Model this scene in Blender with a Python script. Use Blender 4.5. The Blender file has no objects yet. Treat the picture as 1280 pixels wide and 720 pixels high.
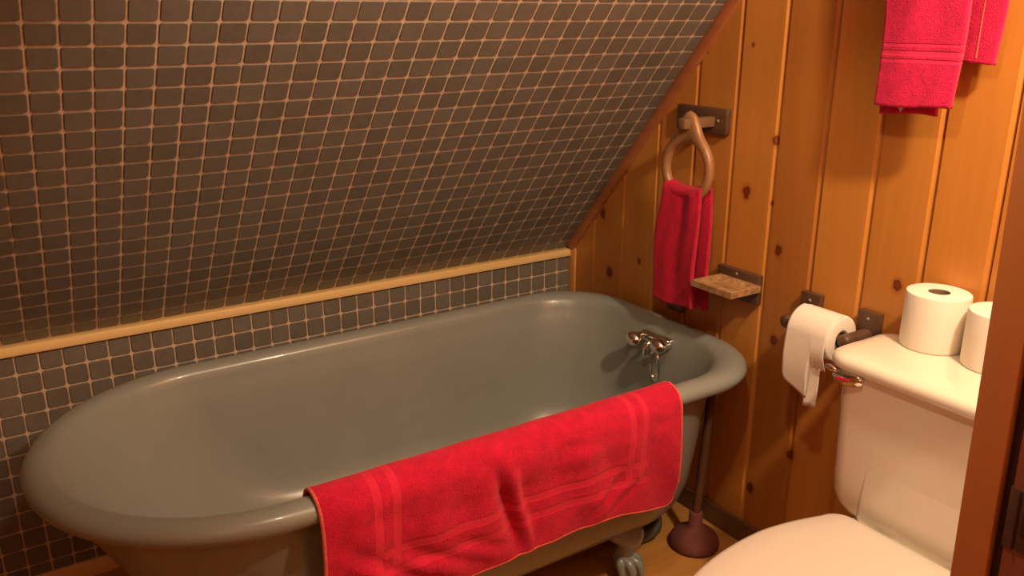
import bpy, bmesh, math, random
import numpy as np
from mathutils import Vector, Matrix

random.seed(7)
rng = np.random.default_rng(7)
scene = bpy.context.scene
COL = scene.collection
PI = math.pi

# ------------------------------------------------------------------ camera
cd = bpy.data.cameras.new('camera')
cam = bpy.data.objects.new('camera', cd)
COL.objects.link(cam)
cd.sensor_width = 36.0
cd.lens = 1071.64 / 1280 * 36.0
cd.clip_start = 0.02
def rotvec(w):
    w = Vector(w)
    return Matrix.Rotation(w.length, 3, w.normalized())
Rc = rotvec((0.29998, -0.57503, -0.08780)) @ Matrix(((1, 0, 0), (0, 0, -1), (0, 1, 0)))
right, down, fwd = Rc[0], Rc[1], Rc[2]
M = Matrix((right, -down, -fwd)).transposed().to_4x4()
M.translation = Vector((-1.6431, -2.1645, 1.3737))
cam.matrix_world = M
scene.camera = cam

# ------------------------------------------------------------------ view, world, lamps
vs = scene.view_settings
vs.view_transform = 'Standard'
vs.look = 'None'
vs.gamma = 1.0
vs.exposure = 0.0
vs.use_curve_mapping = False

w = bpy.data.worlds.new('world')
scene.world = w
w.use_nodes = True
w.node_tree.nodes['Background'].inputs[0].default_value = (1, .6, .3, 1)
w.node_tree.nodes['Background'].inputs[1].default_value = 0.02

LAMP = (1.0, 0.775, 0.51)
def spot(name, loc, energy, size_deg, blend, radius, direction=(0, 0, -1), color=LAMP):
    l = bpy.data.lights.new(name, 'SPOT')
    l.energy = energy
    l.color = color
    l.spot_size = math.radians(size_deg)
    l.spot_blend = blend
    l.shadow_soft_size = radius
    o = bpy.data.objects.new(name, l)
    o.location = loc
    o.rotation_euler = Vector(direction).to_track_quat('-Z', 'Y').to_euler()
    COL.objects.link(o)
    return o
def bulb(name, loc, energy, radius, color=LAMP):
    l = bpy.data.lights.new(name, 'POINT')
    l.energy = energy
    l.color = color
    l.shadow_soft_size = radius
    o = bpy.data.objects.new(name, l)
    o.location = loc
    COL.objects.link(o)
    return o
spot('ceiling_lamp', (-1.10, -1.53, 2.0), 22, 126, 0.22, 0.035)
bulb('wall_lamp', (-0.44, -1.93, 1.95), 82, 0.045)
bulb('hall_lamp', (-2.05, -2.55, 2.05), 6, 0.07)

# ------------------------------------------------------------------ material helpers
def lin(r, g, b):
    f = lambda c: (c / 255 / 12.92) if c / 255 <= .04045 else ((c / 255 + .055) / 1.055) ** 2.4
    return (f(r), f(g), f(b), 1.0)

class NT:
    def __init__(self, name, rough=0.5, spec=0.5, metal=0.0):
        self.m = bpy.data.materials.new(name)
        self.m.use_nodes = True
        self.t = self.m.node_tree
        self.b = self.t.nodes['Principled BSDF']
        self.b.inputs['Roughness'].default_value = rough
        self.b.inputs['Specular IOR Level'].default_value = spec
        self.b.inputs['Metallic'].default_value = metal
    def n(self, typ, **kw):
        nd = self.t.nodes.new(typ)
        for k, v in kw.items():
            setattr(nd, k, v)
        return nd
    def l(self, a, b):
        self.t.links.new(a, b)
    def set(self, sock, v):
        if hasattr(v, 'is_output'):
            self.l(v, sock)
        else:
            sock.default_value = v
    def math(self, op, a, b=0.0, c=0.0):
        nd = self.n('ShaderNodeMath', operation=op)
        self.set(nd.inputs[0], a); self.set(nd.inputs[1], b)
        if len(nd.inputs) > 2: self.set(nd.inputs[2], c)
        return nd.outputs[0]
    def coord(self, which='Object'):
        return self.n('ShaderNodeTexCoord').outputs[which]
    def mapping(self, vec, scale=(1, 1, 1), loc=(0, 0, 0)):
        nd = self.n('ShaderNodeMapping')
        self.l(vec, nd.inputs[0])
        nd.inputs['Scale'].default_value = scale
        nd.inputs['Location'].default_value = loc
        return nd.outputs[0]
    def noise(self, vec, scale, detail=3, rough=.55, dist=0.0):
        nd = self.n('ShaderNodeTexNoise')
        self.l(vec, nd.inputs['Vector'])
        nd.inputs['Scale'].default_value = scale
        nd.inputs['Detail'].default_value = detail
        nd.inputs['Roughness'].default_value = rough
        nd.inputs['Distortion'].default_value = dist
        return nd.outputs[0]
    def ramp(self, fac, stops):
        nd = self.n('ShaderNodeValToRGB')
        self.l(fac, nd.inputs[0])
        e = nd.color_ramp.elements
        while len(e) < len(stops): e.new(0.5)
        for el, (p, c) in zip(e, stops):
            el.position = p; el.color = c
        return nd.outputs[0]
    def mix(self, fac, a, b, mode='MIX'):
        nd = self.n('ShaderNodeMix', data_type='RGBA', blend_type=mode)
        self.set(nd.inputs[0], fac); self.set(nd.inputs[6], a); self.set(nd.inputs[7], b)
        return nd.outputs[2]
    def bump(self, h, strength=.3, dist=.01, normal=None):
        nd = self.n('ShaderNodeBump')
        nd.inputs['Strength'].default_value = strength
        nd.inputs['Distance'].default_value = dist
        self.l(h, nd.inputs['Height'])
        if normal is not None: self.l(normal, nd.inputs['Normal'])
        return nd.outputs[0]
    def color(self, c): self.set(self.b.inputs['Base Color'], c)
    def normal(self, nrm): self.l(nrm, self.b.inputs['Normal'])

def c4(r, g, b): return (r, g, b, 1.0)

def paint_mat(name, col, rough, var=.08, scale=6, bump=0.0, coat=0.0):
    k = NT(name, rough)
    v = k.noise(k.coord(), scale, 4)
    lo = tuple(x * (1 - var) for x in col) + (1,)
    hi = tuple(min(1, x * (1 + var)) for x in col) + (1,)
    k.color(k.ramp(v, [(.3, lo), (.7, hi)]))
    if bump:
        k.normal(k.bump(k.noise(k.coord(), scale * 12, 3), bump, .002))
    if coat:
        k.b.inputs['Coat Weight'].default_value = coat
        k.b.inputs['Coat Roughness'].default_value = .06
    return k.m

def wood_mat(name, dark, light, axis='Z', scale=1.0, rough=.42, knots=None, board_attr=False, coat=.15, streak=1.0):
    k = NT(name, rough)
    sc = {'X': (1.2, 26, 26), 'Y': (26, 1.2, 26), 'Z': (26, 26, 1.2)}[axis]
    co = k.coord()
    v = k.mapping(co, tuple(s * scale for s in sc))
    if board_attr:
        at = k.n('ShaderNodeAttribute', attribute_name='board')
        off = k.n('ShaderNodeVectorMath', operation='MULTIPLY_ADD')
        k.l(at.outputs['Color'], off.inputs[0]); off.inputs[1].default_value = (37, 53, 71)
        k.l(v, off.inputs[2])
        v = off.outputs[0]
    g1 = k.noise(v, 1.0, 5, .6, .6)
    g2 = k.noise(v, 6.0, 2, .5)
    g = k.math('ADD', k.math('MULTIPLY', g1, .8), k.math('MULTIPLY', g2, .2))
    mid = tuple((a + b) / 2 for a, b in zip(dark, light))
    d = .5 - .22 / streak; u = .5 + .22 / streak
    c = k.ramp(g, [(max(0, d), dark + (1,)), (.5, mid + (1,)), (min(1, u), light + (1,))])
    if board_attr:
        tint = k.ramp(at.outputs['Fac'], [(0, (.66, .56, .50, 1)), (.5, (.92, .92, .92, 1)), (1, (1.1, 1.14, 1.08, 1))])
        c = k.mix(1.0, c, tint, 'MULTIPLY')
    if knots:
        fac = None
        for (p, r) in knots:
            sub = k.n('ShaderNodeVectorMath', operation='SUBTRACT')
            k.l(co, sub.inputs[0]); sub.inputs[1].default_value = p
            mul = k.n('ShaderNodeVectorMath', operation='MULTIPLY')
            k.l(sub.outputs[0], mul.inputs[0]); mul.inputs[1].default_value = (0, 1.3 / r, 1.0 / r)
            ln = k.n('ShaderNodeVectorMath', operation='LENGTH')
            k.l(mul.outputs[0], ln.inputs[0])
            fac = ln.outputs[1] if fac is None else k.math('MINIMUM', fac, ln.outputs[1])
        fac = k.math('ADD', fac, k.math('MULTIPLY', k.math('SUBTRACT', k.noise(co, 70, 3), .5), 1.4))
        kc = k.ramp(k.math('MULTIPLY', fac, .3), [(0.0, (.42, .24, .15, 1)), (.15, (.34, .16, .10, 1)), (.25, (.22, .10, .06, 1)), (.34, (.78, .68, .6, 1)), (.60, (1, 1, 1, 1))])
        c = k.mix(1.0, c, kc, 'MULTIPLY')
    k.color(c)
    k.normal(k.bump(g, .12, .002))
    k.b.inputs['Coat Weight'].default_value = coat
    k.b.inputs['Coat Roughness'].default_value = .25
    return k.m

def towel_mat(name, col, bands=None):
    k = NT(name, .95, .15)
    co = k.coord()
    n1 = k.noise(co, 420, 2, .6)
    n2 = k.noise(co, 38, 3, .6)
    mixf = k.math('ADD', k.math('MULTIPLY', n1, .6), k.math('MULTIPLY', n2, .4))
    lo = tuple(x * .72 for x in col) + (1,)
    hi = tuple(min(1, x * 1.22) for x in col) + (1,)
    c = k.ramp(mixf, [(.33, lo), (.67, hi)])
    h = k.math('ADD', n1, k.math('MULTIPLY', n2, .7))
    strength = .9
    if bands:
        uv = k.n('ShaderNodeUVMap').outputs[0]
        sx = k.n('ShaderNodeSeparateXYZ'); k.l(uv, sx.inputs[0])
        u, v = sx.outputs[0], sx.outputs[1]
        tot = None
        for (ax, p, hw, lo2, hi2) in bands:
            a, o = (u, v) if ax == 'u' else (v, u)
            d = k.math('ABSOLUTE', k.math('SUBTRACT', a, p))
            m1 = k.n('ShaderNodeMapRange'); m1.clamp = True
            k.l(d, m1.inputs[0]); m1.inputs[1].default_value = hw * 1.25; m1.inputs[2].default_value = hw * .75
            mm = k.math('MULTIPLY', k.math('GREATER_THAN', o, lo2), k.math('LESS_THAN', o, hi2))
            mm = k.math('MULTIPLY', m1.outputs[0], mm)
            tot = mm if tot is None else k.math('MAXIMUM', tot, mm)
        bc = tuple(min(1, x * 1.12 + .012) for x in col) + (1,)
        c = k.mix(k.math('MULTIPLY', tot, .75), c, bc)
        h = k.math('ADD', k.math('MULTIPLY', h, k.math('SUBTRACT', 1.0, k.math('MULTIPLY', tot, .6))), k.math('MULTIPLY', tot, -.12))
    k.color(c)
    k.normal(k.bump(h, strength, .0022))
    k.b.inputs['Sheen Weight'].default_value = .25
    k.b.inputs['Sheen Roughness'].default_value = .5
    k.b.inputs['Sheen Tint'].default_value = (1, .35, .35, 1)
    return k.m

def tile_mat(name, a, b, rough=.4):
    k = NT(name, rough)
    at = k.n('ShaderNodeAttribute', attribute_name='tile')
    c = k.ramp(at.outputs['Fac'], [(0, a + (1,)), (1, b + (1,))])
    n = k.noise(k.coord(), 60, 3)
    c = k.mix(1.0, c, k.ramp(n, [(.3, (.9, .9, .9, 1)), (.7, (1.08, 1.08, 1.08, 1))]), 'MULTIPLY')
    k.color(c)
    k.normal(k.bump(k.noise(k.coord(), 90, 2), .15, .001))
    return k.m

MAT = {}
KN = [(-.165, .794, .014), (-.223, .967, .011), (-.206, .618, .016), (-.721, .955, .015), (-.836, .83, .012),
      (-.797, 1.091, .011), (-1.156, .825, .0125), (-.849, .601, .0125), (-.819, .168, .014), (-.339, .685, .009),
      (-.555, 1.287, .005), (-.704, 1.307, .005), (-.07, .72, .014), (-.935, .318, .013), (-.802, .94, .006),
      (-.30, .45, .012), (-1.28, .50, .013)]
MAT['pine'] = wood_mat('varnished_pine', (.49, .185, .030), (.62, .25, .048), 'Z', .55, .42,
                       [((0, y, z), r) for y, z, r in KN], True)
MAT['pine_trim'] = wood_mat('orange_pine_trim', (.72, .48, .20), (.84, .60, .28), 'X', .7, .45)
MAT['pine_post'] = wood_mat('pale_pine_post', (.50, .23, .065), (.66, .33, .10), 'Z', .7, .45)
MAT['trim_dark'] = wood_mat('red_brown_trim', (.30, .095, .030), (.42, .145, .050), 'Y', .8, .45)
MAT['jamb'] = wood_mat('red_orange_jamb', (.60, .215, .066), (.72, .27, .09), 'Z', .5, .5)
MAT['gap_dark'] = paint_mat('dark_gap_paint', (.05, .016, .012), .6, .1, 20)
MAT['door'] = wood_mat('dark_door', (.25, .075, .04), (.33, .10, .055), 'Z', .5, .5)
MAT['iron'] = paint_mat('dark_iron', (.10, .050, .038), .5, .2, 60, .2)
MAT['baseboard'] = wood_mat('dark_baseboard', (.13, .055, .025), (.20, .09, .04), 'Y', .8, .5)
MAT['floor'] = wood_mat('pine_floor', (.44, .19, .046), (.58, .27, .072), 'X', .6, .35, None, True)
MAT['grout'] = paint_mat('tan_grout', (.62, .46, .33), .85, .12, 120, .4)
MAT['tile'] = tile_mat('grey_tile', (.135, .118, .098), (.165, .146, .124))
MAT['tub'] = paint_mat('grey_tub_paint', (.240, .252, .232), .30, .05, 5, .03, .25)
MAT['china'] = paint_mat('white_china', (.82, .75, .62), .16, .01, 3, 0, .6)
MAT['plastic'] = paint_mat('cream_plastic', (.66, .58, .51), .32, .01, 3)
def chrome():
    k = NT('chrome', .12, .5, 1.0)
    k.color(k.ramp(k.noise(k.coord(), 40), [(.3, (.78, .76, .74, 1)), (.7, (.86, .84, .82, 1))]))
    return k.m
MAT['chrome'] = chrome()
MAT['rubber'] = paint_mat('red_brown_rubber', (.15, .040, .030), .8, .12, 30)
MAT['handle'] = wood_mat('brown_handle', (.075, .027, .013), (.11, .042, .02), 'Z', 2, .5)
MAT['dwood'] = wood_mat('dark_stained_wood', (.070, .032, .017), (.125, .060, .031), 'Y', 2.2, .5)
MAT['rwood'] = wood_mat('worn_oak', (.24, .105, .042), (.44, .22, .095), 'Z', 2.0, .42)
MAT['soapwood'] = paint_mat('worn_soap_wood', (.36, .20, .085), .6, .42, 55, .3)
MAT['pegwood'] = wood_mat('brown_peg_wood', (.15, .075, .036), (.24, .125, .06), 'X', 2.5, .5)
MAT['paper'] = paint_mat('tissue_paper', (.88, .80, .70), .95, .02, 200, .25)
MAT['core'] = paint_mat('brown_cardboard', (.22, .13, .075), .9, .1, 60)
MAT['mat_red'] = towel_mat('red_bath_mat', (.70, .012, .022),
    [('u', .105, .0085, .06, .42), ('u', .146, .0085, .06, .42), ('u', .705, .0085, .06, .42), ('u', .742, .0085, .06, .42),
     ('v', .305, .0075, .09, .76), ('v', .347, .0075, .09, .76)])
MAT['hem'] = paint_mat('pale_red_hem', (.74, .12, .09), .9, .25, 260, .4)
MAT['hand_red'] = towel_mat('crimson_hand_towel', (.50, .010, .045))
MAT['bath_red'] = towel_mat('crimson_bath_towel', (.62, .017, .088), [('v', .306, .0045, -1, 2), ('v', .321, .0025, -1, 2), ('v', .292, .003, -1, 2)])
MAT['bath_plain'] = towel_mat('crimson_plain_towel', (.62, .017, .088))
MAT['tag'] = paint_mat('white_care_tag', (.8, .78, .74), .8, .03, 20)
MAT['plaster'] = paint_mat('cream_ceiling', (.50, .36, .22), .9, .04, 3)
MAT['pipe'] = paint_mat('grey_pipe', (.085, .078, .066), .35, .1, 20)

# ------------------------------------------------------------------ mesh helpers
def mesh_obj(name, verts, faces, mat, parent=None, smooth=True, kind=None, label=None, loc=None):
    me = bpy.data.meshes.new(name)
    verts = [tuple(map(float, v)) for v in verts]
    me.from_pydata(verts, [], [tuple(map(int, f)) for f in faces])
    bm = bmesh.new(); bm.from_mesh(me)
    bmesh.ops.recalc_face_normals(bm, faces=bm.faces)
    bm.to_mesh(me); bm.free()
    o = bpy.data.objects.new(name, me)
    me.materials.append(mat)
    COL.objects.link(o)
    if smooth:
        for p in me.polygons: p.use_smooth = True
    if parent is not None:
        o.parent = parent
        o.matrix_parent_inverse = Matrix.Translation(-Vector(parent.location)) if parent.parent is None else parent_inv(parent)
    if kind: o['kind'] = kind
    if label: o['label'] = label
    return o

def parent_inv(p):
    m = Matrix.Identity(4)
    while p is not None:
        m = p.matrix_parent_inverse @ Matrix.Identity(4) if False else m
        p = p.parent
    return Matrix.Identity(4) if True else m

def root(name, label, cat, loc=(0, 0, 0), group=None):
    o = bpy.data.objects.new(name, None)
    o.empty_display_size = .05
    o.location = loc
    COL.objects.link(o)
    o['label'] = label; o['category'] = cat
    if group: o['group'] = group
    return o

def auto_smooth(o, deg=40):
    me = o.data
    bm = bmesh.new(); bm.from_mesh(me)
    a = math.radians(deg)
    for e in bm.edges:
        e.smooth = len(e.link_faces) == 2 and e.calc_face_angle(0) < a
    for f in bm.faces: f.smooth = True
    bm.to_mesh(me); bm.free()
    return o

class Geo:
    def __init__(self): self.v = []; self.f = []
    def add(self, v, f):
        o = len(self.v); self.v += [tuple(p) for p in v]; self.f += [tuple(i + o for i in q) for q in f]
    def box(self, lo, hi, bev=0.0, seg=2, mat=None):
        bm = bmesh.new()
        bmesh.ops.create_cube(bm, size=1)
        c = [(a + b) / 2 for a, b in zip(lo, hi)]; s = [abs(b - a) for a, b in zip(lo, hi)]
        for v in bm.verts: v.co = Vector([c[i] + v.co[i] * s[i] for i in range(3)])
        if bev: bmesh.ops.bevel(bm, geom=bm.edges[:], offset=bev, segments=seg, profile=.5, affect='EDGES')
        self._bm(bm, mat)
    def _bm(self, bm, mat=None):
        if mat is not None: bmesh.ops.transform(bm, matrix=mat, verts=bm.verts)
        bm.verts.index_update()
        self.add([v.co[:] for v in bm.verts], [[v.index for v in f.verts] for f in bm.faces]); bm.free()
    def lathe(self, prof, center=(0, 0, 0), axis='Z', n=40, closed=False):
        # prof: (r, h) pairs; r = 0 makes a pole
        V = []; F = []; rings = []
        for r, h in prof:
            if r < 1e-6:
                rings.append([len(V)]); V.append((0, 0, h))
            else:
                rings.append(list(range(len(V), len(V) + n)))
                for i in range(n):
                    t = 2 * PI * i / n; V.append((r * math.cos(t), r * math.sin(t), h))
        pairs = list(zip(rings, rings[1:])) + ([(rings[-1], rings[0])] if closed else [])
        for A, B in pairs:
            if len(A) == 1 and len(B) == 1: continue
            for i in range(n):
                j = (i + 1) % n
                if len(A) == 1: F.append((A[0], B[i], B[j]))
                elif len(B) == 1: F.append((A[i], A[j], B[0]))
                else: F.append((A[i], A[j], B[j], B[i]))
        rot = {'Z': lambda p: p, 'X': lambda p: (p[2], p[0], p[1]), 'Y': lambda p: (p[1], p[2], p[0])}[axis]
        V = [tuple(a + b for a, b in zip(rot(p), center)) for p in V]
        self.add(V, F)
    def tube(self, pts, rad, n=10, cap=True):
        P = [Vector(p) for p in pts]
        R = rad if isinstance(rad, (list, tuple)) else [rad] * len(P)
        T = []
        for i in range(len(P)):
            a = P[max(0, i - 1)]; b = P[min(len(P) - 1, i + 1)]
            T.append((b - a).normalized())
        up = Vector((0, 0, 1)) if abs(T[0].z) < .9 else Vector((1, 0, 0))
        N = (up - T[0] * up.dot(T[0])).normalized()
        V = []; F = []
        for i in range(len(P)):
            N = (N - T[i] * N.dot(T[i])).normalized(); B = T[i].cross(N)
            for k in range(n):
                t = 2 * PI * k / n
                V.append(P[i] + (N * math.cos(t) + B * math.sin(t)) * R[i])
        for i in range(len(P) - 1):
            for k in range(n):
                j = (k + 1) % n
                F.append((i * n + k, i * n + j, (i + 1) * n + j, (i + 1) * n + k))
        if cap:
            F.append(tuple(range(n))[::-1]); F.append(tuple((len(P) - 1) * n + k for k in range(n)))
        self.add(V, F)
    def sphere(self, c, r, n=16, m=10):
        r = r if isinstance(r, (tuple, list)) else (r, r, r)
        prof = [(math.sin(PI * i / m), -math.cos(PI * i / m)) for i in range(m + 1)]
        g = Geo(); g.lathe(prof, n=n)
        self.add([(c[0] + x * r[0], c[1] + y * r[1], c[2] + z * r[2]) for x, y, z in g.v], g.f)
    def loft(self, rings, cap0=True, cap1=True):
        n = len(rings[0]); V = [p for r in rings for p in r]; F = []
        for i in range(len(rings) - 1):
            for k in range(n):
                j = (k + 1) % n
                F.append((i * n + k, i * n + j, (i + 1) * n + j, (i + 1) * n + k))
        if cap0: F.append(tuple(range(n))[::-1])
        if cap1: F.append(tuple((len(rings) - 1) * n + k for k in range(n)))
        self.add(V, F)
    def obj(self, name, mat, parent=None, smooth=35, kind=None, label=None):
        o = mesh_obj(name, self.v, self.f, mat, None, False, kind, label)
        if smooth: auto_smooth(o, smooth)
        if parent is not None: attach(o, parent)
        return o

def world_loc(p):
    v = Vector((0, 0, 0))
    while p is not None:
        v = v + Vector(p.location); p = p.parent
    return v
def attach(o, parent):
    # geometry was written in world coordinates; roots only translate
    off = world_loc(parent)
    o.parent = parent
    o.data.transform(Matrix.Translation(-off))

def tag(o, label, cat, group=None):
    # one-mesh thing: put its origin at its base centre
    o['label'] = label; o['category'] = cat
    if group: o['group'] = group
    return o

def smooth_path(pts, n=8):
    P = [Vector(p) for p in pts]; out = []
    for i in range(len(P) - 1):
        p0 = P[max(0, i - 1)]; p1 = P[i]; p2 = P[i + 1]; p3 = P[min(len(P) - 1, i + 2)]
        for k in range(n):
            t = k / n
            out.append(.5 * ((2 * p1) + (p2 - p0) * t + (2 * p0 - 5 * p1 + 4 * p2 - p3) * t * t + (3 * p1 - p0 - 3 * p2 + p3) * t ** 3))
    out.append(P[-1]); return out

# ------------------------------------------------------------------ tiled walls
def tile_field(name, origin, U, V, Nrm, cols, rows, pu, pv, mat, parent, clip=None, gap=.0034, rad=.0068, th=.0024):
    """cols/rows: index ranges; tile (i,j) fills origin + [i,i+1]*pu*U + [j,j+1]*pv*V"""
    origin = np.array(origin, float); U = np.array(U, float); V = np.array(V, float); Nrm = np.array(Nrm, float)
    verts = []; faces = []; shade = []
    def ring(w, h, r, inset, z):
        out = []
        hw = w / 2 - inset; hh = h / 2 - inset; rr = max(r - inset, .001)
        for cx, cy, a0 in ((hw - rr, hh - rr, 0), (-hw + rr, hh - rr, 90), (-hw + rr, -hh + rr, 180), (hw - rr, -hh + rr, 270)):
            for s in range(4):
                a = math.radians(a0 + 30 * s)
                out.append((cx + rr * math.cos(a), cy + rr * math.sin(a), z))
        return out
    for i in range(*cols):
        sheet_i = i // 6
        for j in range(*rows):
            sheet_j = j // 6
            r2 = random.Random(sheet_i * 131 + sheet_j * 17 + 5)
            ju, jv = r2.uniform(-.0009, .0009), r2.uniform(-.0006, .0006)
            ju += random.uniform(-.0004, .0004); jv += random.uniform(-.0004, .0004)
            u0, u1, v0, v1 = i * pu, (i + 1) * pu, j * pv, (j + 1) * pv
            lo_u, hi_u, lo_v, hi_v = u0 + gap / 2 + ju, u1 - gap / 2 + ju, v0 + gap / 2 + jv, v1 - gap / 2 + jv
            if clip:
                lo_u, hi_u = max(lo_u, clip[0]), min(hi_u, clip[1]); lo_v, hi_v = max(lo_v, clip[2]), min(hi_v, clip[3])
            if hi_u - lo_u < .006 or hi_v - lo_v < .006: continue
            cu, cv = (lo_u + hi_u) / 2, (lo_v + hi_v) / 2
            wd, hg = hi_u - lo_u, hi_v - lo_v
            rr = min(rad, wd / 2.2, hg / 2.2)
            b = len(verts); sh = random.random()
            for (ins, z) in ((0, -.001), (0, th * .45), (.0014, th)):
                for (a, c, z2) in ring(wd, hg, rr, ins, z):
                    verts.append(origin + U * (cu + a) + V * (cv + c) + Nrm * z2)
                    shade.append(sh)
            for q in (0, 16):
                for s in range(16):
                    t = (s + 1) % 16
                    faces.append((b + q + s, b + q + t, b + q + 16 + t, b + q + 16 + s))
            faces.append(tuple(b + 32 + s for s in range(16)))
    me = bpy.data.meshes.new(name)
    me.from_pydata([tuple(v) for v in verts], [], faces)
    at = me.color_attributes.new('tile', 'FLOAT_COLOR', 'POINT')
    at.data.foreach_set('color', np.repeat(np.array(shade, np.float32), 4))
    me.materials.append(mat)
    o = bpy.data.objects.new(name, me); COL.objects.link(o)
    o.parent = parent
    return o

XL, YF, ZC = -2.75, -3.05, 2.36        # far limits of the room
g = Geo()
g.add([(XL, 0, 0), (0.004, 0, 0), (0.004, 0, .64), (XL, 0, .64), (XL, .03, 0), (.004, .03, 0), (.004, .03, .64), (XL, .03, .64)],
      [(0, 1, 2, 3), (5, 4, 7, 6), (3, 2, 6, 7), (0, 4, 5, 1), (0, 3, 7, 4), (1, 5, 6, 2)])
wall_back = g.obj('wall_back', MAT['grout'], None, 0, 'structure')
tile_field('tile_field', (-32 * .05, -.0005, .575), (1, 0, 0), (0, 0, 1), (0, -1, 0), (-24, 32), (-11, 1), .05, .05, MAT['tile'], wall_back,
           clip=(-1.15, 1.6, -.53, .046))

SA = .8773
SD = np.array([0, -math.cos(SA), math.sin(SA)])       # up the slope
SN = np.array([0, -math.sin(SA), -math.cos(SA)])      # into the room
S0 = np.array([0, -.0132, .6796])                     # on the tile face, row line 0
def sl(x, v, d=0.0): return tuple(np.array([x, 0, 0]) + S0 + SD * v + SN * d)
vtop = (ZC - S0[2]) / SD[2]
g = Geo()
g.add([sl(XL, -.045, -.002), sl(.004, -.045, -.002), sl(.004, vtop, -.002), sl(XL, vtop, -.002),
       sl(XL, -.045, -.04), sl(.004, -.045, -.04), sl(.004, vtop, -.04), sl(XL, vtop, -.04)],
      [(0, 1, 2, 3), (5, 4, 7, 6), (3, 2, 6, 7), (0, 4, 5, 1), (0, 3, 7, 4), (1, 5, 6, 2)])
wall_slope = g.obj('wall_slope', MAT['grout'], None, 0, 'structure')
pu, pv = .05 * 1.0133, .05 * .9851
tile_field('tile_field', tuple(np.array([-.0476, 0, 0]) + S0 - SN * .0025), (1, 0, 0), SD, SN, (-53, 1), (-1, int(vtop / pv)), pu, pv, MAT['tile'], wall_slope,
           clip=(-2.7, .040, -.04, 3))

# pine ledge capping the low tiled wall, strips in the corner and along the slope
g = Geo(); g.box((XL, -.013, .6245), (-.001, .02, .6485), .004)
g.obj('trim_1', MAT['pine_trim'], None, 35, 'structure')
g = Geo(); g.box((-.006, -.036, 0), (.004, -.001, .655), .003)
g.obj('trim_2', MAT['pine_post'], None, 35, 'structure')
g = Geo()
ring0 = []; ring1 = []
for (x, d) in ((.004, -.001), (-.010, -.001), (-.012, .003), (-.011, .018), (-.008, .026), (-.001, .030), (.004, .030)):
    ring0.append(sl(x, -.02, d)); ring1.append(sl(x, vtop, d))
g.loft([ring0, ring1])
g.obj('trim_3', MAT['trim_dark'], None, 35, 'structure')

# ------------------------------------------------------------------ pine board wall on the right
def board_wall(name, x, y0, y1, z0, z1, pitch, off, parent=None, sign=-1, axis='Y', colors=None):
    """vertical boards across y; each board has a bevel on its camera side edge and a thin dark crack"""
    V = []; F = []; C = []
    n0 = math.floor((off - y0) / pitch) - 1; n1 = math.ceil((off - y1) / pitch) + 1
    prof = []
    for k in range(n0, n1 + 1):
        a = off - pitch * k; b = a - pitch          # board spans a (left) .. b (right)
        sh = colors[k % len(colors)] if colors else random.random()
        prof += [(a, .0200, sh), (a - .0002, .0004, sh), (a - .0010, 0, sh), (b + .0145, 0, sh), (b + .0133, .0010, sh), (b + .0052, .0075, sh), (b + .0050, .0200, sh)]
    pr = [p for p in prof if y1 <= p[0] <= y0]
    pr = [(y0, 0, pr[0][2])] + pr + [(y1, 0, pr[-1][2])]
    for (y, d, sh) in pr:
        for z in (z0, z1):
            V.append((x - sign * d, y, z)); C.append(sh)
    m = len(pr)
    for i in range(m - 1):
        F.append((2 * i, 2 * i + 1, 2 * i + 3, 2 * i + 2))
    # back
    b = len(V)
    for y in (y0, y1):
        for z in (z0, z1): V.append((x - sign * .03, y, z)); C.append(.5)
    F += [(b, b + 1, b + 3, b + 2), (0, 1, b + 1, b), (2 * m - 2, 2 * m - 1, b + 3, b + 2)]
    me = bpy.data.meshes.new(name); me.from_pydata(V, [], F)
    at = me.color_attributes.new('board', 'FLOAT_COLOR', 'POINT')
    at.data.foreach_set('color', np.repeat(np.array(C, np.float32), 4))
    bm = bmesh.new(); bm.from_mesh(me); bmesh.ops.recalc_face_normals(bm, faces=bm.faces); bm.to_mesh(me); bm.free()
    me.materials.append(MAT['pine'])
    o = bpy.data.objects.new(name, me); COL.objects.link(o); o['kind'] = 'structure'
    return o
SH = [.62, .5, .6, .56, .45, .66, .18, .80, .62, .72, .58, .5, .6]
board_wall('wall_right', 0, .02, YF, 0, ZC, .1342, -.0025, colors=SH)
g = Geo(); g.box((-.012, YF, 0), (0, -.036, .063), .003)
g.obj('baseboard_right', MAT['baseboard'], None, 35, 'structure')
g = Geo(); g.box((XL, -.012, 0), (-.001, 0, .047), .003)
g.obj('baseboard_back', MAT['pine_trim'], None, 35, 'structure')

# floor: boards along x
V = []; F = []; C = []
y = 0.03; k = 0
bw = .131
edges = [-.755 + bw * i for i in range(-18, 7)]
for e in edges:
    y0, y1 = max(e, YF), min(e + bw, .03)
    if y1 - y0 < .005: continue
    sh = random.uniform(.45, .75)
    b = len(V)
    pr = [(y0, -.004), (y0 + .0012, 0), (y1 - .0012, 0), (y1, -.004)]
    for (yy, zz) in pr:
        V += [(XL, yy, zz), (.02, yy, zz)]; C += [sh, sh]
    for i in range(3): F.append((b + 2 * i, b + 2 * i + 1, b + 2 * i + 3, b + 2 * i + 2))
b = len(V); V += [(XL, YF, -.03), (.02, YF, -.03), (.02, .03, -.03), (XL, .03, -.03)]; C += [.5] * 4; F.append((b, b + 1, b + 2, b + 3))
me = bpy.data.meshes.new('floor'); me.from_pydata(V, [], F)
at = me.color_attributes.new('board', 'FLOAT_COLOR', 'POINT'); at.data.foreach_set('color', np.repeat(np.array(C, np.float32), 4))
me.materials.append(MAT['floor'])
fl = bpy.data.objects.new('floor', me); COL.objects.link(fl); fl['kind'] = 'structure'

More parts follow.
